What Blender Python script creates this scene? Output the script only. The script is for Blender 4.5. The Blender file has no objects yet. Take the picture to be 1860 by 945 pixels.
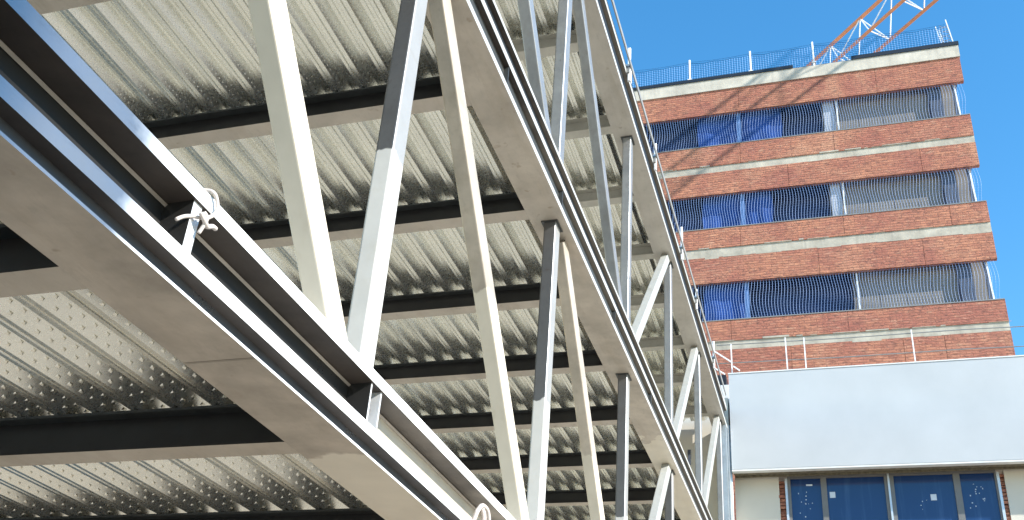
import bpy, bmesh, math, random
from mathutils import Vector, Matrix
random.seed(7)
C = bpy.context.scene.collection
S = bpy.context.scene
CZ = 1.6                                   # eye height above the ground

# ------------------------------------------------------------------ camera, sky, sun, exposure
M = [[0.954844, -0.083396, -0.285164], [0.289094, 0.482214, 0.826979], [0.068543, -0.872075, 0.484548]]
cam = bpy.data.cameras.new("camera"); co = bpy.data.objects.new("camera", cam); C.objects.link(co)
mw = Matrix.Identity(4)
for r in range(3):
    mw[r][0] = M[r][0]; mw[r][1] = -M[r][1]; mw[r][2] = -M[r][2]
mw[2][3] = CZ
co.matrix_world = mw
cam.sensor_width = 36.0; cam.lens = 36.0 * 1864.92 / 1860.0
cam.shift_y = (542.0 - 472.5) / 1860.0
cam.clip_start = 0.05; cam.clip_end = 3000
S.camera = co

SUN = Vector((0.84, -0.27, 0.47)).normalized()
w = bpy.data.worlds.new("World"); S.world = w; w.use_nodes = True
nt = w.node_tree; nt.nodes.clear()
sky = nt.nodes.new('ShaderNodeTexSky'); sky.sky_type = 'NISHITA'; sky.sun_disc = False
sky.sun_elevation = math.asin(SUN.z); sky.sun_rotation = math.atan2(SUN.x, SUN.y)
sky.air_density = 1.0; sky.dust_density = 0.0; sky.ozone_density = 1.0; sky.altitude = 0
bg = nt.nodes.new('ShaderNodeBackground'); bg.inputs['Strength'].default_value = 0.15
wo = nt.nodes.new('ShaderNodeOutputWorld')
hs = nt.nodes.new('ShaderNodeHueSaturation'); hs.inputs['Saturation'].default_value = 1.36; hs.inputs['Hue'].default_value = 0.494; hs.inputs['Value'].default_value = .93
nt.links.new(sky.outputs[0], hs.inputs['Color']); nt.links.new(hs.outputs[0], bg.inputs['Color']); nt.links.new(bg.outputs[0], wo.inputs['Surface'])
sl = bpy.data.lights.new("sun", 'SUN'); sl.energy = 4.2; sl.angle = math.radians(0.53); sl.color = (1.0, 0.955, 0.88)
so = bpy.data.objects.new("sun", sl); C.objects.link(so); so.rotation_euler = SUN.to_track_quat('Z', 'Y').to_euler()
so.location = SUN * 80
S.view_settings.view_transform = 'Standard'; S.view_settings.look = 'None'
S.view_settings.exposure = 1.35; S.view_settings.gamma = 1.0
S.view_settings.use_curve_mapping = False

# ------------------------------------------------------------------ materials
class NT:
    def __init__(s, name, **kw):
        s.m = bpy.data.materials.new(name); s.m.use_nodes = True
        s.t = s.m.node_tree; s.p = s.t.nodes['Principled BSDF']
        for k, v in kw.items(): s.set(k, v)
    def set(s, k, v):
        i = s.p.inputs[k.replace('_', ' ')]
        if hasattr(v, 'is_output'): s.t.links.new(v, i)
        else: i.default_value = (*v, 1) if isinstance(v, tuple) and len(v) == 3 else v
    def n(s, typ, ins=None, **attrs):
        q = s.t.nodes.new(typ)
        for k, v in attrs.items(): setattr(q, k, v)
        for k, v in (ins or {}).items():
            i = q.inputs[k]
            if hasattr(v, 'is_output'): s.t.links.new(v, i)
            else: i.default_value = (*v, 1) if isinstance(v, tuple) and len(v) == 3 and i.type == 'RGBA' else v
        return q
    def pos(s): return s.n('ShaderNodeNewGeometry').outputs['Position']
    def xyz(s): return s.n('ShaderNodeSeparateXYZ', {0: s.pos()}).outputs
    def scaled(s, sc): return s.n('ShaderNodeVectorMath', {0: s.pos(), 1: sc}, operation='MULTIPLY').outputs[0]
    def noise(s, scale, detail=4, rough=.55, vec=None, dist=0.0):
        return s.n('ShaderNodeTexNoise', {'Vector': vec or s.pos(), 'Scale': scale, 'Detail': detail, 'Roughness': rough, 'Distortion': dist}).outputs['Fac']
    def math(s, op, a, b=0.0, clamp=False):
        q = s.n('ShaderNodeMath', {0: a, 1: b}, operation=op); q.use_clamp = clamp; return q.outputs[0]
    def rng(s, v, a, b, c=0.0, d=1.0):
        return s.n('ShaderNodeMapRange', {0: v, 1: a, 2: b, 3: c, 4: d}).outputs[0]
    def mix(s, f, a, b):
        q = s.n('ShaderNodeMix', data_type='RGBA')
        for i, v in ((0, f), (6, a), (7, b)):
            if hasattr(v, 'is_output'): s.t.links.new(v, q.inputs[i])
            else: q.inputs[i].default_value = (*v, 1) if isinstance(v, tuple) else v
        return q.outputs[2]
    def bump(s, h, strength=.3, dist=.01):
        b = s.n('ShaderNodeBump', {'Height': h, 'Strength': strength, 'Distance': dist}); s.set('Normal', b.outputs[0])

def steel(name, raw, paint, metal, rough, gate=None, stain=.35, prough=.45):
    """bare steel with an optional painted part; gate(m) gives 1 where painted"""
    m = NT(name)
    n1 = m.noise(3.0, 6, .6); n2 = m.noise(26, 5, .65, m.scaled((1, .35, 1)))
    r2 = tuple(c * (1 - stain) for c in raw)
    col = m.mix(m.rng(n1, .35, .7), raw, r2)
    col = m.mix(m.rng(n2, .55, .75, 0, .45), col, tuple(c * .6 for c in raw))
    n3 = m.noise(1.0, 6, .65, m.scaled((7, .9, 7)), .4)
    col = m.mix(m.rng(n3, .52, .74, 0, .42), col, tuple(c * q for c, q in zip(raw, (.62, .56, .48))))
    n4 = m.noise(7.5, 3, .7)
    col = m.mix(m.rng(n4, .66, .74, 0, .5), col, tuple(c * q for c, q in zip(raw, (.5, .42, .34))))
    rg = m.rng(n1, .3, .7, rough - .07, rough + .1)
    if gate:
        g = gate(m)
        pc = m.mix(m.rng(m.noise(5, 4), .35, .7), paint, tuple(c * .9 for c in paint))
        pc = m.mix(m.rng(n3, .56, .78, 0, .35), pc, tuple(c * q for c, q in zip(paint, (.74, .66, .54))))
        col = m.mix(g, col, pc)
        m.set('Metallic', m.math('MULTIPLY', m.math('SUBTRACT', 1.0, g), metal))
        rg = m.n('ShaderNodeMix', {0: g, 2: rg, 3: prough}, data_type='FLOAT').outputs[0]
    else: m.set('Metallic', metal)
    m.set('Base Color', col); m.set('Roughness', rg)
    m.bump(m.noise(60, 3), .06, .004)
    return m.m

def below(z, amp=.12, w=.006):
    def g(m):
        x = m.xyz()
        nz = m.math('MULTIPLY', m.math('SUBTRACT', m.noise(9, 3), .5), amp)
        nz = m.math('ADD', nz, m.math('MULTIPLY', m.math('SUBTRACT', m.noise(.9, 1), .5), .5))
        return m.rng(m.math('SUBTRACT', m.math('ADD', x[2], nz), z + CZ), w, -w)
    return g
def beyond(y, amp=.5, w=.02):
    def g(m):
        x = m.xyz()
        nz = m.math('MULTIPLY', m.math('SUBTRACT', m.noise(4, 4, .6), .5), amp)
        return m.rng(m.math('SUBTRACT', m.math('ADD', x[1], nz), y), -w, w)
    return g

OFFW = (.63, .605, .545)
def post_gate(m):      # lower part brushed with paint, outward face lightened in colour to look sunlit
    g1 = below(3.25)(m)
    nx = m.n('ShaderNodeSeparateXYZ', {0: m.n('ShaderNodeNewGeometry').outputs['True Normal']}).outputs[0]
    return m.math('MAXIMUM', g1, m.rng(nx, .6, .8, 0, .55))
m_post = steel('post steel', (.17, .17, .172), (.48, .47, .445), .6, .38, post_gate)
m_diag = steel('diagonal steel', (.56, .49, .40), (.63, .565, .46), .3, .40, below(3.3))
m_upper = steel('upper post steel', (.36, .37, .375), OFFW, .55, .36)
m_light = steel('painted diagonal', (.44, .45, .43), OFFW, .2, .42, None, .12)
m_sofb = steel('soffit lower', (.53, .465, .395), (.70, .64, .54), .15, .5, beyond(3.95, .35), .38)
m_sofm = steel('soffit middle', (.55, .49, .415), (.70, .64, .53), .15, .5, beyond(12.0, 2.2, .01), .3)
m_soft = steel('soffit top', (.50, .47, .42), OFFW, .15, .5, None, .15)
m_edge = steel('flange edge steel', (.27, .29, .32), (.80, .80, .78), .75, .36, beyond(2.15, .25, .1), .2)
m_edge2 = steel('flange edge painted', (.46, .46, .44), OFFW, .1, .4, None, .15)
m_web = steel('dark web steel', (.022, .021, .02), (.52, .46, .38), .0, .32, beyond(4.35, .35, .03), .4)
m_webb = steel('bare web steel', (.20, .21, .23), (.52, .46, .38), .75, .3, beyond(7.5, 1.2, .1), .5)
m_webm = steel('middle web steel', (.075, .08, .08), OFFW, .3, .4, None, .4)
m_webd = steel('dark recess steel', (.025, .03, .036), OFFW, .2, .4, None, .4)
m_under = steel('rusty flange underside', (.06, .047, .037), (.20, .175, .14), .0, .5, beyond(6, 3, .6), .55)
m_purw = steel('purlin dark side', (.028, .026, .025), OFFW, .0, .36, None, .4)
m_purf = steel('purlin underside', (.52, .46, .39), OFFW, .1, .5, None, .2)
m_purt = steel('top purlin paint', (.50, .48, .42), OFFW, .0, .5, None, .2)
m_weld = steel('weld', (.34, .30, .25), OFFW, .2, .45)
m_stiff = steel('stiffener steel', (.66, .66, .66), OFFW, .2, .4, None, .3)

def galv():
    m = NT('galvanised deck')
    v = m.n('ShaderNodeTexVoronoi', {'Vector': m.pos(), 'Scale': 55.0}).outputs['Color']
    vb = m.n('ShaderNodeSeparateColor', {0: v}).outputs[0]
    n1 = m.noise(2.2, 4)
    col = m.mix(vb, (.77, .775, .72), (.84, .84, .785))
    col = m.mix(m.rng(n1, .4, .75, 0, .5), col, (.62, .62, .58))
    m.set('Base Color', col); m.set('Metallic', .93)
    m.set('Roughness', m.rng(vb, 0, 1, .25, .30))
    return m.m
m_deck = galv()

def concrete(name, col, scale=3.0, bump=.25, var=.3, streak=False):
    m = NT(name)
    n1 = m.noise(scale, 8, .6); n2 = m.noise(scale * 9, 4, .6)
    c = m.mix(m.rng(n1, .3, .72), col, tuple(x * (1 - var) for x in col))
    c = m.mix(m.rng(n2, .5, .8, 0, .5), c, tuple(x * .75 for x in col))
    if streak:
        n3 = m.noise(1.0, 5, .6, m.scaled((5, 5, .5)))
        c = m.mix(m.rng(n3, .5, .72, 0, .55), c, tuple(x * .5 for x in col))
    m.set('Base Color', c); m.set('Roughness', .85); m.bump(n2, bump, .01)
    return m.m
m_ground = concrete('site ground', (.40, .34, .265), .6, .3, .25)
m_slab = concrete('slab concrete', (.50, .47, .41), .8, .2, .2)
m_conc = concrete('band concrete', (.52, .47, .38), 2.0, .5, .5, True)
m_cornice = concrete('cornice concrete', (.60, .55, .46), 1.4, .4, .4, True)
m_flash = NT('roof flashing', Base_Color=(.012, .016, .024), Roughness=.5).m

def brick():
    m = NT('rough brick')
    x = m.xyz()
    wob = m.math('MULTIPLY', m.math('SUBTRACT', m.noise(.8, 2), .5), .12)
    uv = m.n('ShaderNodeCombineXYZ', {0: m.math('ADD', x[0], x[1]), 1: m.math('ADD', x[2], wob)}).outputs[0]
    b = m.n('ShaderNodeTexBrick', {'Vector': uv, 'Scale': 1.0, 'Mortar Size': .011, 'Mortar Smooth': .3, 'Bias': .0,
            'Brick Width': .34, 'Row Height': .088, 'Color1': (.0, .0, .0), 'Color2': (1, 1, 1), 'Mortar': (.5, .5, .5)})
    fac = m.n('ShaderNodeSeparateColor', {0: b.outputs['Color']}).outputs[0]
    big = m.noise(.7, 5, .6); fine = m.noise(17, 4, .75, m.scaled((.34, .34, 1)), .6)
    c = m.mix(fac, (.50, .21, .12), (.37, .14, .085))
    c = m.mix(m.rng(big, .42, .66, 0, .75), c, (.33, .105, .075))
    c = m.mix(m.rng(m.noise(.45, 6, .7, None, .8), .52, .70, 0, .65), c, (.56, .29, .175))
    c = m.mix(m.rng(m.noise(2.6, 5, .7), .60, .72, 0, .55), c, (.24, .085, .062))
    c = m.mix(m.rng(fine, .48, .66, 0, .85), c, (.11, .047, .036))
    c = m.mix(m.rng(m.noise(9, 3, .6, m.scaled((.35, .35, 1.4))), .58, .72, 0, .5), c, (.56, .34, .22))
    c = m.mix(m.math('MULTIPLY', b.outputs['Fac'], .55), c, (.20, .085, .06))
    m.set('Base Color', c); m.set('Roughness', .85)
    h = m.math('SUBTRACT', m.math('MULTIPLY', fine, -.9), m.math('MULTIPLY', b.outputs['Fac'], .7))
    m.bump(h, .8, .04)
    return m.m
m_brick = brick()

def plain(name, col, rough=.6, var=.15, scale=4.0, metal=0.0, **kw):
    m = NT(name, Roughness=rough, Metallic=metal, **kw)
    m.set('Base Color', m.mix(m.rng(m.noise(scale, 5, .6), .3, .7), col, tuple(c * (1 - var) for c in col)))
    return m
def plaster(name, col, var):
    m = plain(name, col, .7, var, .9)
    m.bump(m.noise(70, 3), .12, .004); return m.m
m_parapet = plaster('pale blue grey render', (.45, .47, .485), .10)
m_cream = plaster('cream render', (.60, .56, .48), .10)
m_trimw = plain('white trim', (.72, .72, .70), .5).m
m_rot = plain('weathered board', (.20, .17, .11), .8, .6, 14).m
m_frame = plain('grey window frame', (.17, .165, .16), .45, .2).m
m_framel = plain('light aluminium', (.60, .64, .68), .35, .15, 6, .4).m
g = NT('window glass', Base_Color=(.018, .045, .13), Roughness=.06, Metallic=0.0)
g.set('Base Color', g.mix(g.rng(g.noise(1.0, 4, .6, g.scaled((9, 1, .6))), .52, .75, 0, .6), (.014, .04, .125), (.05, .10, .22)))  # pale upright streaks put into the glass colour as smeared reflections
m_glass = g.m
m_sticker = plain('paper', (.62, .68, .76), .7).m
m_tarp = plain('blue tarpaulin', (.006, .06, .28), .85, .3, 2.5).m
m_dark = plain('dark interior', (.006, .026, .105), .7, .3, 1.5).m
m_panel = plain('grey boards', (.21, .19, .165), .7, .2, 1.2).m
m_postl = plain('column pale', (.42, .44, .48), .7, .15).m
m_colb = plain('column blue', (.10, .20, .42), .6, .2).m
m_postd = plain('column dark', (.07, .085, .12), .7, .2).m
m_net = plain('net string', (.14, .25, .50), .6, .1).m
m_netblue = plain('blue net string', (.02, .17, .42), .6, .1).m
m_whitem = plain('white painted metal', (.80, .80, .80), .45, .1).m
m_greym = plain('galvanised rail', (.26, .26, .25), .5, .2, 4, .2).m
m_orange = plain('crane orange', (.70, .27, .12), .5, .2).m
m_rope = plain('pale rope', (.52, .46, .42), .8, .2, 60).m
m_black = plain('black plastic', (.006, .008, .014), .5).m
m_galvc = steel('column galvanised', (.50, .56, .60), OFFW, .6, .35)

# ------------------------------------------------------------------ mesh helpers (coordinates: metres from the eye, z up)
class MB:
    def __init__(s): s.v = []; s.f = []; s.mi = []; s.mats = []
    def mat(s, m):
        if m not in s.mats: s.mats.append(m)
        return s.mats.index(m)
    def face(s, pts, m):
        b = len(s.v); s.v += [tuple(p) for p in pts]; s.f.append(tuple(range(b, b + len(pts)))); s.mi.append(s.mat(m))
    def box(s, x0, x1, y0, y1, z0, z1, m, bottom=None, front=None, right=None):
        b = len(s.v)
        s.v += [(x0, y0, z0), (x1, y0, z0), (x1, y1, z0), (x0, y1, z0), (x0, y0, z1), (x1, y0, z1), (x1, y1, z1), (x0, y1, z1)]
        for q, mm in (((0, 3, 2, 1), bottom or m), ((4, 5, 6, 7), m), ((0, 1, 5, 4), front or m), ((1, 2, 6, 5), right or m), ((2, 3, 7, 6), m), ((3, 0, 4, 7), m)):
            s.f.append(tuple(b + i for i in q)); s.mi.append(s.mat(mm))
    def bar(s, p0, p1, a, b, m, up=(1, 0, 0), r=0.0):
        """rectangular tube: a across 'up', b along 'up'; r rounds the corners"""
        p0 = Vector(p0); p1 = Vector(p1); d = (p1 - p0).normalized(); u = Vector(up); u = (u - d * u.dot(d)).normalized(); v = d.cross(u)
        if r > 0:
            prof = []
            for cx, cy, a0 in ((a / 2 - r, b / 2 - r, 0), (-(a / 2 - r), b / 2 - r, 90), (-(a / 2 - r), -(b / 2 - r), 180), (a / 2 - r, -(b / 2 - r), 270)):
                for k in range(4):
                    t = math.radians(a0 + 30 * k); prof.append((cx + r * math.cos(t), cy + r * math.sin(t)))
        else: prof = [(a / 2, b / 2), (-a / 2, b / 2), (-a / 2, -b / 2), (a / 2, -b / 2)]
        n = len(prof); i0 = len(s.v); k = s.mat(m)
        for p in (p0, p1):
            for (x, y) in prof: s.v.append(tuple(p + v * x + u * y))
        for i in range(n):
            j = (i + 1) % n; s.f.append((i0 + i, i0 + j, i0 + n + j, i0 + n + i)); s.mi.append(k)
        s.f.append(tuple(i0 + i for i in reversed(range(n)))); s.mi.append(k)
        s.f.append(tuple(i0 + n + i for i in range(n))); s.mi.append(k)
    def tube(s, pts, r, m, n=8):
        pts = [Vector(p) for p in pts]; k = s.mat(m); i0 = len(s.v); ref = Vector((.31, .2, .93))
        for i, p in enumerate(pts):
            d = (pts[min(i + 1, len(pts) - 1)] - pts[max(i - 1, 0)]).normalized()
            u = d.cross(ref); u = u.normalized() if u.length > 1e-4 else Vector((1, 0, 0)); v = d.cross(u)
            for q in range(n):
                t = 2 * math.pi * q / n; s.v.append(tuple(p + (u * math.cos(t) + v * math.sin(t)) * r))
        for i in range(len(pts) - 1):
            for q in range(n):
                a = i0 + i * n + q; b = i0 + i * n + (q + 1) % n
                s.f.append((a, b, b + n, a + n)); s.mi.append(k)
        s.f.append(tuple(i0 + q for q in range(n))); s.mi.append(k)
        e = i0 + (len(pts) - 1) * n; s.f.append(tuple(e + q for q in reversed(range(n)))); s.mi.append(k)
    def build(s, name, parent=None, base=None, smooth=False, fix=True):
        off = Vector(parent['_w']) if parent else Vector(base or (0, 0, 0))
        me = bpy.data.meshes.new(name)
        me.from_pydata([(x - off.x, y - off.y, z + CZ - off.z) for x, y, z in s.v], [], s.f)
        for m in s.mats: me.materials.append(m)
        me.polygons.foreach_set('material_index', s.mi)
        if smooth: me.polygons.foreach_set('use_smooth', [True] * len(me.polygons))
        if fix:
            bm = bmesh.new(); bm.from_mesh(me); bmesh.ops.recalc_face_normals(bm, faces=bm.faces); bm.to_mesh(me); bm.free()
        me.update()
        o = bpy.data.objects.new(name, me); C.objects.link(o)
        if parent: o.parent = parent
        else: o.location = off
        o['_w'] = tuple(off)
        return o
def tag(o, label, cat, group=None):
    o['label'] = label; o['category'] = cat
    if group: o['group'] = group
    return o
def thing(name, label, cat, loc, group=None):
    o = bpy.data.objects.new(name, None); C.objects.link(o); o.location = loc; o['_w'] = tuple(loc); o.empty_display_size = .2
    return tag(o, label, cat, group)
def struct(o): o['kind'] = 'structure'; return o

# ------------------------------------------------------------------ ground
b = MB(); b.face([(-400, -400, -CZ), (400, -400, -CZ), (400, 400, -CZ), (-400, 400, -CZ)], m_ground)
struct(b.build('ground'))

# unseen tower added behind the viewer, it shades the near end of the lowest beam
nb = thing('shade_tower', 'slender plain tower added out of view behind the viewer to shade the lowest beam', 'tower', (24, -9, 0))
q = MB(); q.box(22, 25.5, -10.6, -7.2, -CZ, 18.5, m_cream); q.build('wall', nb)
q = MB(); q.box(21.85, 25.65, -10.75, -7.05, 18.5, 18.7, m_cornice); q.build('roof', nb)

# ------------------------------------------------------------------ steel frame
Y0, Y1 = -8.3, 19.85
XE = -2.0                                   # outer plane of the frame
fr = thing('steel_frame', 'bare and part painted steel truss frame of an unfinished building, floors open to the air', 'steel frame', (-2.15, 6, 0))
ZB, ZM, ZT = 1.576, 4.84, 8.12
def chord(zs, parts):
    """edge beam: list of (x_in, x_out, z0, z1, main material, underside material)"""
    q = MB()
    for x0, x1, z0, z1, mm, un in parts: q.box(x0, x1, Y0, Y1, zs + z0, zs + z1, mm, bottom=un)
    return q
# lower edge beam
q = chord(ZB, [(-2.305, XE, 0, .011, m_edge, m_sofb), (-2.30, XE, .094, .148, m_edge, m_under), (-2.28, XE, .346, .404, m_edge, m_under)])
eb = q.build('edge_beam', fr)
q = MB(); q.box(-2.085, -2.062, Y0, Y1, ZB + .011, ZB + .094, m_webb); q.build('lower_web', eb)
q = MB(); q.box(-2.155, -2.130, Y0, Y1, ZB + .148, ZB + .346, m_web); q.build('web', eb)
q = MB(); q.box(-2.28, -2.262, Y0, Y1, ZB + .011, ZB + .094, m_web); q.build('inner_web', eb)
POSTS = [4.0 + 3.09 * k for k in range(-3, 6)]
q = MB(); q.bar((-2.126, Y0, ZB + .3405), (-2.126, Y1, ZB + .3405), .013, .013, m_weld, up=(1, 0, 1)); q.build('weld', eb)  # beige fillet bar, its pale colour stands in for the glint at this junction
q = MB(); q.box(-2.30, -2.004, 2.955, 2.967, ZB - .0015, ZB + .0005, m_weld); q.build('weld', eb)
def stiff(y, t=.02, mt=None, fm=None):
    q = MB(); q.box(-2.13, -2.012, y - t / 2, y + t / 2, ZB + .1485, ZB + .3455, m_stiff, front=fm, right=m_stiff); q.build('stiffener', eb)
stiff(2.455, .05, m_stiff, m_web)
for y in POSTS:
    if y < 3: continue
    stiff(y - .055, .014, None, m_web); stiff(y + .055, .014)
# middle edge beam
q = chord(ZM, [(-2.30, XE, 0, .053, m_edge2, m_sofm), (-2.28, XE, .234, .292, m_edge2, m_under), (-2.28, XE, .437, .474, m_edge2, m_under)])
em = q.build('edge_beam', fr)
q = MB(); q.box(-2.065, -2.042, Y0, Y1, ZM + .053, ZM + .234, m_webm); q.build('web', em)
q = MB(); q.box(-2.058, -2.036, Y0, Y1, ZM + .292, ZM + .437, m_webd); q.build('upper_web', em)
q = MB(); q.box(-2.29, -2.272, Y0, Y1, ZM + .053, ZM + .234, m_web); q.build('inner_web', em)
for y in (5.35, 6.93, 9.1, 11.2):
    q = MB(); q.box(-2.042, -2.006, y - .006, y + .006, ZM + .0535, ZM + .2335, m_webm); q.build('stiffener', em)
# top edge beam
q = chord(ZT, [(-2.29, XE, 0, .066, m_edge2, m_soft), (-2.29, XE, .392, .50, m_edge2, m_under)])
et = q.build('edge_beam', fr)
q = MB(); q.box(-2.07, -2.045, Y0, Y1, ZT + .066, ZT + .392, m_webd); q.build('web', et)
q = MB(); q.box(-2.28, -2.262, Y0, Y1, ZT + .066, ZT + .2, m_soft); q.build('inner_web', et)

# posts and diagonals: one rectangular tube each
XP = -2.08 - .0525
def tubepart(name, p0, p1, wd, mat, cap=False):
    q = MB(); q.bar(p0, p1, wd, .105, mat, up=(1, 0, 0), r=.012)
    o = q.build(name, fr)
    if cap:
        zt_ = max(p0[2], p1[2]); y_ = p1[1] if p1[2] > p0[2] else p0[1]
        q = MB(); q.box(XP - .075, XP + .07, y_ - .09, y_ + .10, zt_ - .010, zt_ + .001, m_webm); q.build('dark_joint', o)  # thin dark plate marking the dark joint at the post top
    return o
for k, y in enumerate(POSTS):
    if y < -3: continue
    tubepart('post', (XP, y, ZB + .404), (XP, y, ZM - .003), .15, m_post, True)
    tubepart('post', (XP, y, ZM + .474), (XP, y, ZT - .003), .15, m_upper, True)
for k in range(len(POSTS) - 1):
    a, c = POSTS[k], POSTS[k + 1]
    if a < -3: continue
    if a < 9.5:
        tubepart('diagonal', (XP + .001, a + .25, ZM - .004), (XP + .001, c - .25, ZB + .405), .16, m_diag)
        tubepart('diagonal', (XP + .001, a + .28, ZT - .004), (XP + .001, c - .24, ZM + .475), .14, m_upper)
    else:
        tubepart('diagonal', (XP + .001, c - .22, ZM - .004), (XP + .001, a + .25, ZB + .405), .15, m_light)
        tubepart('diagonal', (XP + .001, c - .22, ZT - .004), (XP + .001, a + .28, ZM + .475), .14, m_light)

# purlins: shallow I-beams running back from the edge beams, .2 m deep
XD = -12.0
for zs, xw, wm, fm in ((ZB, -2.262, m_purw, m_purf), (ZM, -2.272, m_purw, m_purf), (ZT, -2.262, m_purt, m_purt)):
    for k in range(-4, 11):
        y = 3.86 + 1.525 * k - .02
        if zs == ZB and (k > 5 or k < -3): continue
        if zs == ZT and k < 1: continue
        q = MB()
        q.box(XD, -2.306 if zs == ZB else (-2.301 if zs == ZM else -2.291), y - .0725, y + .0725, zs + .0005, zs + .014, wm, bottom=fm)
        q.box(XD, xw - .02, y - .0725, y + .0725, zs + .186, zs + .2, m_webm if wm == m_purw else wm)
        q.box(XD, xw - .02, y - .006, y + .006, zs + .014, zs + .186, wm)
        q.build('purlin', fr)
# end columns of the frame
q = MB(); q.box(-2.20, -1.99, 19.87, 20.06, -CZ, ZT + .1, m_galvc); q.build('column', fr)
q = MB(); q.box(-2.09, -2.0, 19.60, 19.69, ZB + .404, ZT - .003, m_galvc); q.build('column', fr)

# metal decks: trapezoidal sheets on the purlins with a poured slab on top
def deck(zs, label, x1, dim=None):
    th = thing('metal_deck', label, 'metal decking', (-5, 6, zs + .2 + CZ))
    P = .22; z0 = zs + .2005; H = .07
    q = MB()
    prof = [(0, H), (-.024, H), (-.028, H - .006), (-.034, H - .006), (-.038, H), (-.060, H), (-.108, 0), (-.132, 0), (-.136, .009), (-.148, .009), (-.152, 0), (-.176, 0), (-.22, H)]
    x = x1; n = 0; row = []
    while x > XD:
        row += [(x + px, z0 + pz) for px, pz in prof[:-1]]; x -= P; n += 1
    row.append((x, z0 + H))
    i0 = len(q.v); k = q.mat(m_deck)
    for y in (Y0, Y1):
        q.v += [(a, y, c) for a, c in row]
    for i in range(len(row) - 1):
        q.f.append((i0 + i, i0 + i + 1, i0 + len(row) + i + 1, i0 + len(row) + i)); q.mi.append(k)
    if dim:
        ya, yb, xl, step, sz = dim
        nrm = Vector((.07, 0, -.048)).normalized(); tx = Vector((-.048, 0, -.07)).normalized()
        x = x1
        while x > xl:
            for t in (.27, .72):
                y = ya + (step / 2 if t > .5 else 0)
                while y < yb:
                    c = Vector((x - .060 - .048 * t, y, z0 + H - .07 * t)); e = Vector((0, sz, 0)); g_ = tx * sz * .62; a = nrm * sz * .28
                    p = [c - e - g_, c + e - g_, c + e + g_, c - e + g_, c - e * .35 - g_ * .3 + a, c + e * .35 - g_ * .3 + a]
                    for tri in ((p[0], p[4], p[5], p[1]), (p[2], p[5], p[4], p[3]), (p[3], p[4], p[0]), (p[1], p[5], p[2])): q.face(tri, m_deck)
                    y += step
            # low bumps on the bottom flat
            x -= P
    q.build('sheet', th, fix=False)
    q = MB(); q.box(XD, -2.285, Y0, Y1, z0 + H + .001, z0 + H + .066, m_slab); q.build('slab', th)
deck(ZB, 'embossed galvanised decking seen close up below the lowest beam at lower left', -2.33, (1.4, 5.3, -5.6, .082, .0135))
deck(ZM, 'large ribbed galvanised decking behind the tall tubes of the lower truss', -2.33, (2.6, 5.6, -6.2, .05, .0065))
deck(ZT, 'ribbed galvanised decking under the topmost floor, small and steeply foreshortened', -2.33)

# ------------------------------------------------------------------ rope and strap tied to the lower beam
def rope(pts, r, label):
    q = MB()
    # smooth the polyline with Catmull-Rom
    P_ = [Vector(p) for p in pts]; out = []
    for i in range(len(P_) - 1):
        a = P_[max(i - 1, 0)]; b_ = P_[i]; c = P_[i + 1]; d = P_[min(i + 2, len(P_) - 1)]
        for s_ in range(6):
            t = s_ / 6
            out.append(.5 * ((2 * b_) + (c - a) * t + (2 * a - 5 * b_ + 4 * c - d) * t * t + (3 * b_ - a - 3 * c + d) * t ** 3))
    out.append(P_[-1]); q.tube(out, r, m_rope, 8)
    return q
X0 = XE + .012
q = rope([(-2.10, 2.47, 2.00), (X0 - .01, 2.485, 1.995), (X0 + .004, 2.515, 1.965), (X0 + .004, 2.52, 1.925), (X0 + .002, 2.49, 1.885), (X0, 2.455, 1.862), (X0 - .02, 2.43, 1.855), (X0 - .03, 2.405, 1.838), (X0 - .04, 2.385, 1.815)], .007, '')
q2 = rope([(X0 + .012, 2.435, 1.868), (X0 + .016, 2.46, 1.85), (X0 + .01, 2.485, 1.845), (X0 + .004, 2.52, 1.868), (X0, 2.545, 1.875)], .009, '')
q3 = rope([(X0 + .012, 2.45, 1.88), (X0 + .02, 2.462, 1.865), (X0 + .012, 2.468, 1.845), (X0 - .005, 2.47, 1.81)], .007, '')
for k in (q2, q3):
    o_ = len(q.v); q.v += k.v; q.f += [tuple(o_ + i for i in f) for f in k.f]; q.mi += k.mi
tag(q.build('rope', base=(-1.99, 2.47, 1.86 + CZ), smooth=True), 'short pale rope knotted round the flange of the lowest steel beam', 'rope')
q = rope([(-2.09, 5.46, 1.70), (-2.02, 5.46, 1.73), (-1.995, 5.47, 1.80), (-1.99, 5.53, 1.85), (-1.99, 5.62, 1.85), (-1.995, 5.68, 1.80), (-2.01, 5.69, 1.74), (-2.06, 5.69, 1.70)], .014, '')
k = rope([(-2.0, 5.55, 1.845), (-1.985, 5.56, 1.80), (-1.99, 5.565, 1.735), (-2.05, 5.565, 1.70)], .014, '')
o_ = len(q.v); q.v += k.v; q.f += [tuple(o_ + i for i in f) for f in k.f]; q.mi += k.mi
tag(q.build('strap', base=(-2, 5.57, 1.7 + CZ), smooth=True), 'white looped strap around the lowest beam at the bottom edge of the view', 'strap')

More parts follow.
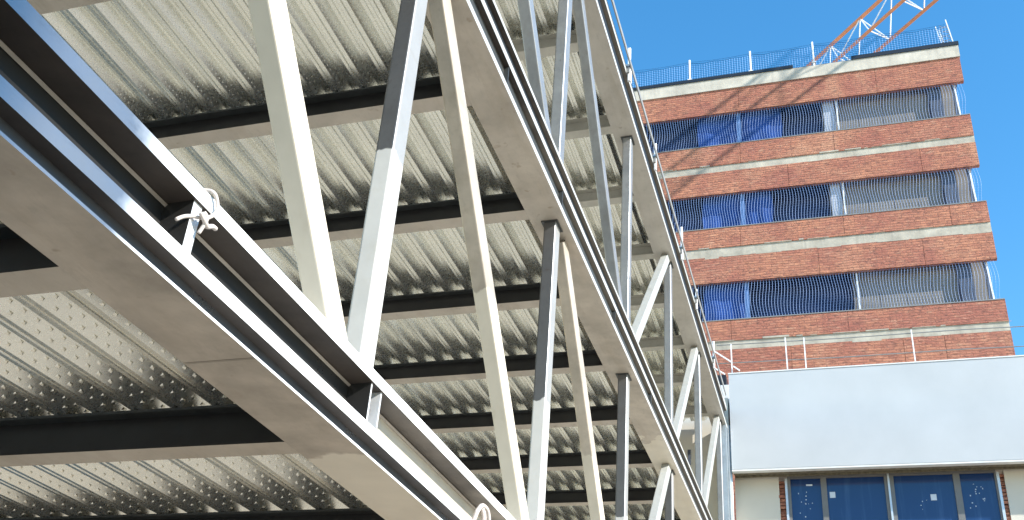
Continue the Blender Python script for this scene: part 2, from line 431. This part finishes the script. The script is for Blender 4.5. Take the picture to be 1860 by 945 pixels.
# guard rail posts clamped along the top beam
for i, (y, zt, lab) in enumerate(((9.43, 8.94, 'white guard post on the top steel beam, the one standing against the sky'),
        (11.27, 8.86, 'white guard post on the top steel beam in front of the upper brick parapet'),
        (13.65, 9.02, 'white guard post on the top steel beam beside the second row of blue netting'),
        (15.27, 8.80, 'white guard post on the top steel beam next to the lowest blue netting'),
        (17.6, 8.98, 'white guard post on the top steel beam nearest the pale parapet'))):
    t = thing('guard_post', lab, 'guard post', (-2.0, y, ZT + .4 + CZ), 'guard posts along the top steel beam')
    q = MB(); q.bar((-1.975, y, ZT + .30), (-1.975, y, zt), .036, .036, m_whitem, r=.008); q.build('upright', t)
    q = MB(); q.box(-1.998, -1.96, y - .05, y - .026, ZT + .40, ZT + .50, m_greym); q.box(-2.12, -1.96, y - .05, y + .03, ZT + .503, ZT + .53, m_whitem); q.build('clamp', t)
q = MB(); q.box(-1.955, -1.94, 5, 19.3, ZT + .49, ZT + .56, m_greym)
tag(q.build('toe_board', base=(-1.95, 12, ZT + .5 + CZ)), 'long thin toe board running along the outside of the top steel beam', 'toe board')

# ------------------------------------------------------------------ brick building
YB = 28.0; KB = YB / 30.0
XL, XR = -13.0, 5.02
bb = thing('brick_building', 'tall rough red brick block with pale concrete bands and netted open floors', 'brick building', (-3, YB + 5, 0))
def Zb(z): return z * KB
bands = [  # z0, z1, breaks
    (24.63, 25.71, (-9.1, -2.05, 2.4)), (22.30, 23.16, (-8.0, -2.08, .89)), (21.06, 22.0, (-7.0, -.6, 3.4)),
    (18.86, 19.63, (-8.2, -2.2, .93, 3.98)), (17.49, 18.49, (-5.5, .1, 3.09)), (15.30, 16.04, (-8, -2.6, .77)), (12.0, 14.98, (-6, -.9, 2.2, 3.3))]
for z0, z1, br in bands:
    q = MB(); xs = [XL] + list(br) + [XR]
    for i in range(len(xs) - 1):
        q.box(xs[i] + (.005 if i else 0), xs[i + 1] - (.005 if i < len(xs) - 2 else 0), YB, YB + .14, Zb(z0), Zb(z1), m_brick)
    q.build('brick_band', bb)
for z0, z1 in ((22.0, 22.30), (18.49, 18.86), (14.98, 15.30)):
    q = MB(); q.box(XL, XR, YB + .03, YB + 12, Zb(z0) + .001, Zb(z1) - .001, m_conc)
    rr = random.Random(int(z0 * 10))
    for e, sg in ((Zb(z1) - .002, 1), (Zb(z0) + .002, -1)):     # mortar slopped over the neighbouring courses
        x = XL
        while x < XR - .5:
            l = rr.uniform(.08, .9); h = abs(rr.gauss(0, .022))
            if rr.random() < .6: q.box(x, x + l, YB - rr.uniform(.002, .006), YB + .028, min(e, e + sg * h), max(e, e + sg * h), m_conc)
            x += l + rr.uniform(0, .25)
    q.build('concrete_band', bb)
q = MB(); q.box(XL, XR + .02, YB - .04, YB + 12, Zb(25.71) + .001, Zb(26.22), m_cornice); q.build('cornice', bb)
q = MB(); q.box(XL, -.18, YB - .07, YB + .4, Zb(26.22) + .001, Zb(26.36), m_flash); q.build('roof_flashing', bb)
q = MB(); q.box(1.72, XR + .04, YB - .07, YB + .4, Zb(26.22) + .001, Zb(26.38), m_flash); q.build('roof_flashing', bb)
q = MB()
for i in range(24):   # torn felt and mortar lumps on the bare stretch of the roof edge
    x = -.1 + i * .075; q.box(x, x + .09, YB + .0 + random.random() * .1, YB + .4, Zb(26.22) + .002, Zb(26.22) + .02 + random.random() * .05, m_cornice)
q.build('rough_coping', bb)
# slab soffits over the open floors, interior walls and columns
opens = [(23.16, 24.63, .60, 1.05), (19.63, 21.06, .58, .98), (16.04, 17.49, 1.0, 1.10)]
YW = YB + .75
for z0, z1, xd, xc in opens:
    za, zc = Zb(z0) - .9, Zb(z1) + .72
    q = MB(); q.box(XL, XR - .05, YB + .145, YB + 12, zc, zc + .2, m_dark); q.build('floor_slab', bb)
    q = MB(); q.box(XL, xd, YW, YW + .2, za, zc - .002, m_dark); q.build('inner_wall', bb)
    q = MB()
    xs = [xd, 1.75, 2.5, 3.2, 3.93]
    for i in range(4): q.box(xs[i] + .007, xs[i + 1] - .007, YB + .40, YB + .45, za, zc - .002, m_panel)
    q.box(4.36, 4.74, YB + .42, YB + .47, za, zc - .002, m_panel)
    q.build('board_wall', bb)
    q = MB(); q.box(xd + .06, xc - .04, YB + .22, YB + .38, za, zc - .002, m_postl); q.build('column', bb)
    q = MB(); q.box(xc + .02, xc + .07, YB + .16, YB + .21, za, zc - .002, m_whitem); q.build('prop', bb)
    q = MB(); q.box(3.95, 4.33, YB + .25, YB + .38, za, zc - .002, m_postd); q.build('column', bb)
    q = MB(); q.box(4.66, 4.76, YB + .18, YB + .28, za, zc - .002, m_postd); q.build('column', bb)
    q = MB(); q.bar((4.80, YB + .2, za), (4.72, YB + .2, zc), .05, .05, m_whitem); q.build('prop', bb)
    q = MB(); q.box(-2.17, -2.03, YB + .16, YB + .24, za, zc - .002, m_colb); q.build('column', bb)
    q = MB(); q.box(XL, XR, YB - .015, YB + .15, Zb(z0) + .001, Zb(z0) + .03, m_greym); q.build('parapet_cap', bb)
q = MB(); q.box(XL + .1, XL + .3, YB + .3, YB + 12, 8, Zb(25.7), m_brick); q.build('side_wall', bb)
q = MB(); q.box(XL, XR, YB + 12, YB + 12.3, 8, Zb(25.7), m_brick); q.build('rear_wall', bb)
q = MB(); q.box(XL, XR, YB + .02, YB + 12.3, -CZ, Zb(12.0), m_brick); q.build('lower_storeys', bb)
# blue tarpaulins hung behind the nets
def tarp(x0, x1, z0, z1, label, yoff):
    q = MB(); nx, nz = 26, 8; k = q.mat(m_tarp); ph = random.random() * 6
    for j in range(nz + 1):
        for i in range(nx + 1):
            u = i / nx; v = j / nz
            x = x0 + (x1 - x0) * u + .28 * math.sin(2.6 * v + .3) * (u - .5)
            q.v.append((x, YB + yoff + .035 * math.sin(4 * u + ph + 2 * v) + .012 * math.sin(15 * u + 3 * v), Zb(z0) - .05 + (Zb(z1) + .45 - Zb(z0)) * v))
    for j in range(nz):
        for i in range(nx):
            a = j * (nx + 1) + i; q.f.append((a, a + 1, a + nx + 2, a + nx + 1)); q.mi.append(k)
    tag(q.build('tarpaulin', base=((x0 + x1) / 2, YB + yoff, Zb(z0) + CZ), smooth=True, fix=False), label, 'tarpaulin', 'blue tarpaulins behind the balcony nets')
fl = ['top', 'second', 'lowest']
tl = [('blue tarpaulin left of the column on the top netted floor', 'blue tarpaulin right of the column on the top netted floor'),
      ('blue tarpaulin left of the column on the middle netted floor', 'blue tarpaulin right of the column on the middle netted floor'),
      ('blue tarpaulin left of the column on the lowest netted floor', None)]
for (z0, z1, xd, xc), (la, lb), (xa, xb) in zip(opens, tl, ((-3.37, -.82), (-3.28, -1.29), (-3.29, -2.45))):
    tarp(xa, -2.24, z0, z1, la, .32)
    if lb: tarp(-1.96, xb, z0, z1, lb, .34)
# nets over the openings
def net(z0, z1, x0, x1, label, pitch, rr, mat, sag=.025, name='safety_net', yb=YB + .05, group=None):
    q = MB(); n = int((x1 - x0) / pitch); nz = 9
    def P_(u, v):
        x = x0 + (x1 - x0) * u; zz = z0 + (z1 - z0) * v
        belly = math.sin(math.pi * v)
        return Vector((x + .07 * math.sin(x * 1.3 + v * 2.6) * belly, yb - sag * belly * (1 + .6 * math.sin(x * 1.9)), zz))
    for i in range(n + 1): q.tube([P_(i / n, j / nz) for j in range(nz + 1)], rr, mat, 3)
    nh = int((z1 - z0) / pitch)
    for j in range(nh + 1): q.tube([P_(i / 60, j / nh) for i in range(61)], rr * .6, mat, 3)
    return tag(q.build(name, base=((x0 + x1) / 2, yb, z0 + CZ), fix=False), label, 'safety net', group)
for (z0, z1, xd, xc), lab in zip(opens, ('white meshed safety net across the top open floor of the brick block', 'white meshed safety net across the middle open floor of the brick block', 'white meshed safety net across the lowest open floor of the brick block')):
    net(Zb(z0) + .035, Zb(z1) + .06, -12.5, 4.9, lab, .085, .0042, m_net, group='safety nets over the open floors')
# nets turning the corner
# roof edge: net posts and blue net
for x, lab in ((-7.9, 'white roof net post hidden end of the row, far left on the brick roof'), (-5.8, 'white roof net post standing at the steel frame edge on the brick roof'), (-3.69, 'white post holding the roof net, left of the two posts over the dark flashing'),
               (-1.585, 'white post holding the roof net, at the right part of the dark left flashing'), (.515, 'white post holding the roof net just left of the crane jib')):
    if x < -6: continue
    q = MB(); q.bar((x, YB + .05, Zb(26.25)), (x, YB + .02, Zb(26.3) + 1.02), .06, .06, m_whitem, r=.012); q.box(x - .07, x + .07, YB - .03, YB + .14, Zb(26.4), Zb(26.4) + .03, m_whitem)
    tag(q.build('net_post', base=(x, YB, Zb(26.3) + CZ)), lab, 'net post', 'posts of the roof edge net')
t = thing('corner_scaffold', 'small pale lattice scaffold frame at the right corner of the brick roof', 'scaffold', (4.75, YB + .3, Zb(26.3) + CZ))
for x, yy, zt in ((4.58, .2, 1.05), (4.72, .5, 1.15), (4.92, .2, 1.3)):
    q = MB(); q.bar((x + .06, YB + yy, Zb(26.3)), (x - .08, YB + yy, Zb(26.3) + zt), .03, .03, m_whitem); q.build('leg', t)
q = MB()
for i in range(5): q.bar((4.60, YB + .2, Zb(26.3) + .12 + .2 * i), (4.90, YB + .2, Zb(26.3) + .25 + .2 * i), .016, .016, m_greym)
for i in range(5): q.bar((4.90, YB + .2, Zb(26.3) + .10 + .2 * i), (4.62, YB + .2, Zb(26.3) + .26 + .2 * i), .014, .014, m_greym)
q.build('bracing', t)
q = MB(); pts = [-5.8, -3.69, -1.585, .515, 2.6, 4.75]
zr = Zb(26.3)
for a, c in zip(pts[:-1], pts[1:]):
    n = 24
    def top(u): return zr + .86 - .30 * 4 * u * (1 - u) * .5 + .02 * math.sin(u * 20)
    for i in range(n + 1):
        u = i / n; x = a + (c - a) * u; sg = .12 * math.sin(math.pi * u)
        q.tube([(x, YB + .03 - sg * k, zr + (top(u) - zr) * k) for k in (0, .35, .7, 1)], .0085, m_netblue, 3)
    for j in range(11):
        q.tube([(a + (c - a) * i / 12, YB + .03 - .12 * math.sin(math.pi * i / 12) * j / 10, zr + (top(i / 12) - zr) * j / 10) for i in range(13)], (.0085 if j < 10 else .012), m_netblue, 3)
    q.tube([(a + (c - a) * i / 8, YB + .02, zr + .93 - .05 * math.sin(math.pi * i / 8)) for i in range(9)], .008, m_netblue, 4)
tag(q.build('roof_net', base=(-.5, YB, zr + CZ), fix=False), 'sagging blue safety net strung between white posts along the brick roof edge', 'safety net')

# ------------------------------------------------------------------ tower crane jib over the roof
cr = thing('tower_crane', 'orange lattice crane jib with pale bracing rising over the brick roof', 'crane', (-9.4, 45.2, 0))
HJ = 29.0
B0 = Vector((3.932, 30.254, HJ)); u = Vector((.666, -.746, 0)); pv = Vector((.746, .666, 0))
def jp(l, side):
    if side == 'B': return B0 + u * l
    if side == 'C': return B0 + u * l + pv * 1.02
    return B0 + u * l + pv * .51 + Vector((0, 0, 1.62))
for sd in 'ABC':
    q = MB(); q.tube([jp(-20, sd), jp(24, sd)], (.07 if sd != 'A' else .08), m_orange, 8); q.build('jib_chord', cr)
pitch = 1.76; l0 = -.06
for i in range(-11, 13):
    l = l0 + pitch * i
    q = MB()
    q.tube([jp(l, 'B'), jp(l, 'C')], .026, m_whitem, 6)
    q.tube([jp(l, 'B'), jp(l + pitch / 2, 'A')], .025, m_whitem, 6)
    q.tube([jp(l + pitch / 2, 'A'), jp(l + pitch, 'B')], .025, m_whitem, 6)
    q.tube([jp(l, 'C'), jp(l + pitch / 2, 'A')], .025, m_whitem, 6)
    q.tube([jp(l + pitch / 2, 'A'), jp(l + pitch, 'C')], .025, m_whitem, 6)
    q.build('bracing', cr)
mc = jp(-20, 'B') + pv * .51
q = MB()
for sx in (-.7, .7):
    for sy in (-.7, .7): q.bar((mc.x + sx, mc.y + sy, -CZ), (mc.x + sx, mc.y + sy, HJ), .16, .16, m_orange)
zz = -1.0
while zz < HJ - 1.5:
    for a, c in (((-.7, -.7), (.7, -.7)), ((.7, -.7), (.7, .7)), ((.7, .7), (-.7, .7)), ((-.7, .7), (-.7, -.7))):
        q.bar((mc.x + a[0], mc.y + a[1], zz), (mc.x + c[0], mc.y + c[1], zz + 1.4), .07, .07, m_orange)
    zz += 1.4
q.build('mast', cr)

# ------------------------------------------------------------------ white rendered building
wb = thing('white_building', 'low building with blank pale grey parapet above a wide dark window', 'building', (3, 24, 0))
YF = 20.0; YP = 20.5; K2 = YP / YF
q = MB(); q.box(-1.95, 14, YF, YF + .28, 7.30, 9.405, m_parapet); q.build('parapet', wb)
q = MB(); q.box(-1.95, 14, YF + .28, YP + 8, 7.42, 8.9, m_cream); q.build('roof_slab', wb)
q = MB(); q.box(-1.96, 14, YF - .012, YF + .29, 9.407, 9.43, m_trimw); q.build('coping', wb)
q = MB()
q.box(-1.95, 14, YF + .004, YF + .14, 7.262, 7.297, m_trimw)
q.box(-1.93, 14, YF + .15, YF + .30, 7.275, 7.297, m_rot)
q.box(-1.93, 14, YF + .31, YP - .002, 7.29, 7.40, m_rot)
q.box(-1.93, 14, YF + .36, YF + .39, 7.25, 7.288, m_rot)
q.build('soffit', wb)
wx0, wx1 = -.945 * K2 + .01, 2.925 * K2
q = MB(); q.box(-1.95, -1.08, YP, YP + .25, -CZ, 7.288, m_cream); q.box(wx1 + .09, 14, YP, YP + .25, -CZ, 7.288, m_cream); q.box(-1.08, wx1 + .09, YP, YP + .25, -CZ, 4.9, m_cream)
q.box(-14, -1.99, 20.072, 20.42, -CZ, 8.9, m_cream)
q.build('wall', wb)
q = MB(); z = 4.9
for x0, x1, sgn in ((-1.085, wx0 - .012, 1), (wx1 + .012, wx1 + .10, -1)):
    z = 4.9
    while z < 7.22:
        dx = random.uniform(-.01, .05); dy = random.uniform(.0, .06)
        if sgn > 0: q.box(x0 - dx, x1, YP - .004 + dy, YP + .2, z, z + .058, m_brick)
        else: q.box(x0, x1 + dx - .02, YP - .004 + dy, YP + .2, z, z + .058, m_brick)
        z += .075
q.build('broken_brick_edge', wb)
q = MB(); q.box(-2.84, -2.78, 20.055, 20.07, 7.45, 7.78, m_postd); q.build('slot', wb)
wn = MB()
zt = 7.235; zb_ = 4.9
wn.box(wx0, wx0 + .045, YP - .05, YP + .1, zb_, zt, m_framel)
wn.box(wx0 + .047, -.834 * K2, YP - .02, YP + .1, zb_, zt, m_frame)
wn.box(2.845 * K2, wx1 - .05, YP - .02, YP + .1, zb_, zt, m_frame)
wn.box(wx1 - .048, wx1, YP - .05, YP + .1, zb_, zt, m_framel)
wn.box(wx0 + .047, wx1 - .05, YP - .022, YP + .1, zt + .002, zt + .05, m_frame)
for a, c in ((-.261, -.158), (2.1293, 2.2455)): wn.box(a * K2, c * K2, YP - .018, YP + .1, zb_, zt, m_frame)
wn.box(.906 * K2, .962 * K2, YP - .018, YP + .1, zb_, zt, m_frame); wn.box(.964 * K2, 1.0 * K2, YP - .06, YP + .1, zb_, zt + .08, m_framel); wn.box(1.002 * K2, 1.076 * K2, YP - .018, YP + .1, zb_, zt, m_frame)
win = wn.build('window', wb)
for a, c in ((-.834, -.261), (-.158, .906), (1.076, 2.129), (2.2455, 2.845)):
    q = MB(); q.box(a * K2 + .002, c * K2 - .002, YP + .02, YP + .03, zb_, zt - .002, m_glass); q.build('pane', win)
q = MB()
def patch(x, z, wx, wz): q.box(x * K2 - wx / 2, x * K2 + wx / 2, YP + .014, YP + .0185, z - wz / 2, z + wz / 2, m_sticker)
patch(-.06, 6.72 * K2, .105, .12); patch(1.75, 6.62 * K2, .105, .12)
patch(-.48, 6.93 * K2, .12, .03)
rs = random.Random(3)
for cx, cz, n, sx, sz in ((-.55, 6.6, 12, .2, .3), (2.50, 6.72, 13, .12, .16), (2.4, 6.45, 3, .1, .1), (1.55, 6.55, 4, .1, .2)):
    for i in range(n): patch(cx + rs.gauss(0, sx * .5), (cz + rs.gauss(0, sz * .5)) * K2, rs.uniform(.008, .022), rs.uniform(.008, .026))
q.build('sticker', win)
# corner trim and pipes where the frame meets the white building
q = MB(); q.bar((-1.99, 20.14, -CZ), (-1.99, 20.14, 8.3), .07, .07, m_galvc, r=.02)
tag(q.build('downpipe', base=(-1.99, 20.14, 0), smooth=False), 'pale galvanised vertical pipe at the corner between steel frame and white building', 'pipe')
t = thing('equipment_box', 'small black box on a white base beside the left end of the pale parapet', 'box', (-2.2, 20.75, 9.2 + CZ))
q = MB(); q.box(-2.36, -2.06, 20.55, 20.9, 9.40, 9.66, m_black); q.box(-2.33, -2.09, 20.54, 20.55, 9.44, 9.62, m_black); q.build('case', t)
q = MB(); q.box(-2.38, -2.0, 20.5, 20.95, 8.902, 9.396, m_trimw); q.build('base', t)
# roof railing
YR = 22.0
q = MB()
t = thing('roof_railing', 'thin white and grey roof railing in front of the lowest brick storeys', 'railing', (0, YR, 9 + CZ))
for x0, z0, x1, z1 in ((-2.06, 9.0, -2.06, 11.12), (-.80, 9.0, -.82, 11.2), (-.396, 9.0, -.405, 11.16), (1.925, 9.0, 1.923, 11.17), (5.4, 9, 5.4, 11.1)):
    q = MB(); q.bar((x0, YR, z0), (x1, YR, z1), .026, .026, m_whitem); q.build('post', t)
for za, zb2 in ((10.65, 10.56), (11.13, 11.04)):
    q = MB(); q.tube([(-2.4, YR + .03, za), (.5, YR + .035, za - .035), (3, YR + .03, za - .03), (7, YR + .03, zb2 - .02)], .012, m_greym, 6); q.build('rail', t)
for a, c in (((-2.46, 10.95), (-2.06, 10.63)), ((-2.45, 10.50), (-2.22, 10.33)), ((-2.02, 10.52), (-1.88, 10.40))):
    q = MB(); q.bar((a[0], YR - .05, a[1]), (c[0], YR - .05, c[1]), .03, .03, m_whitem); q.build('brace', t)

for o in bpy.data.objects:
    if '_w' in o: del o['_w']
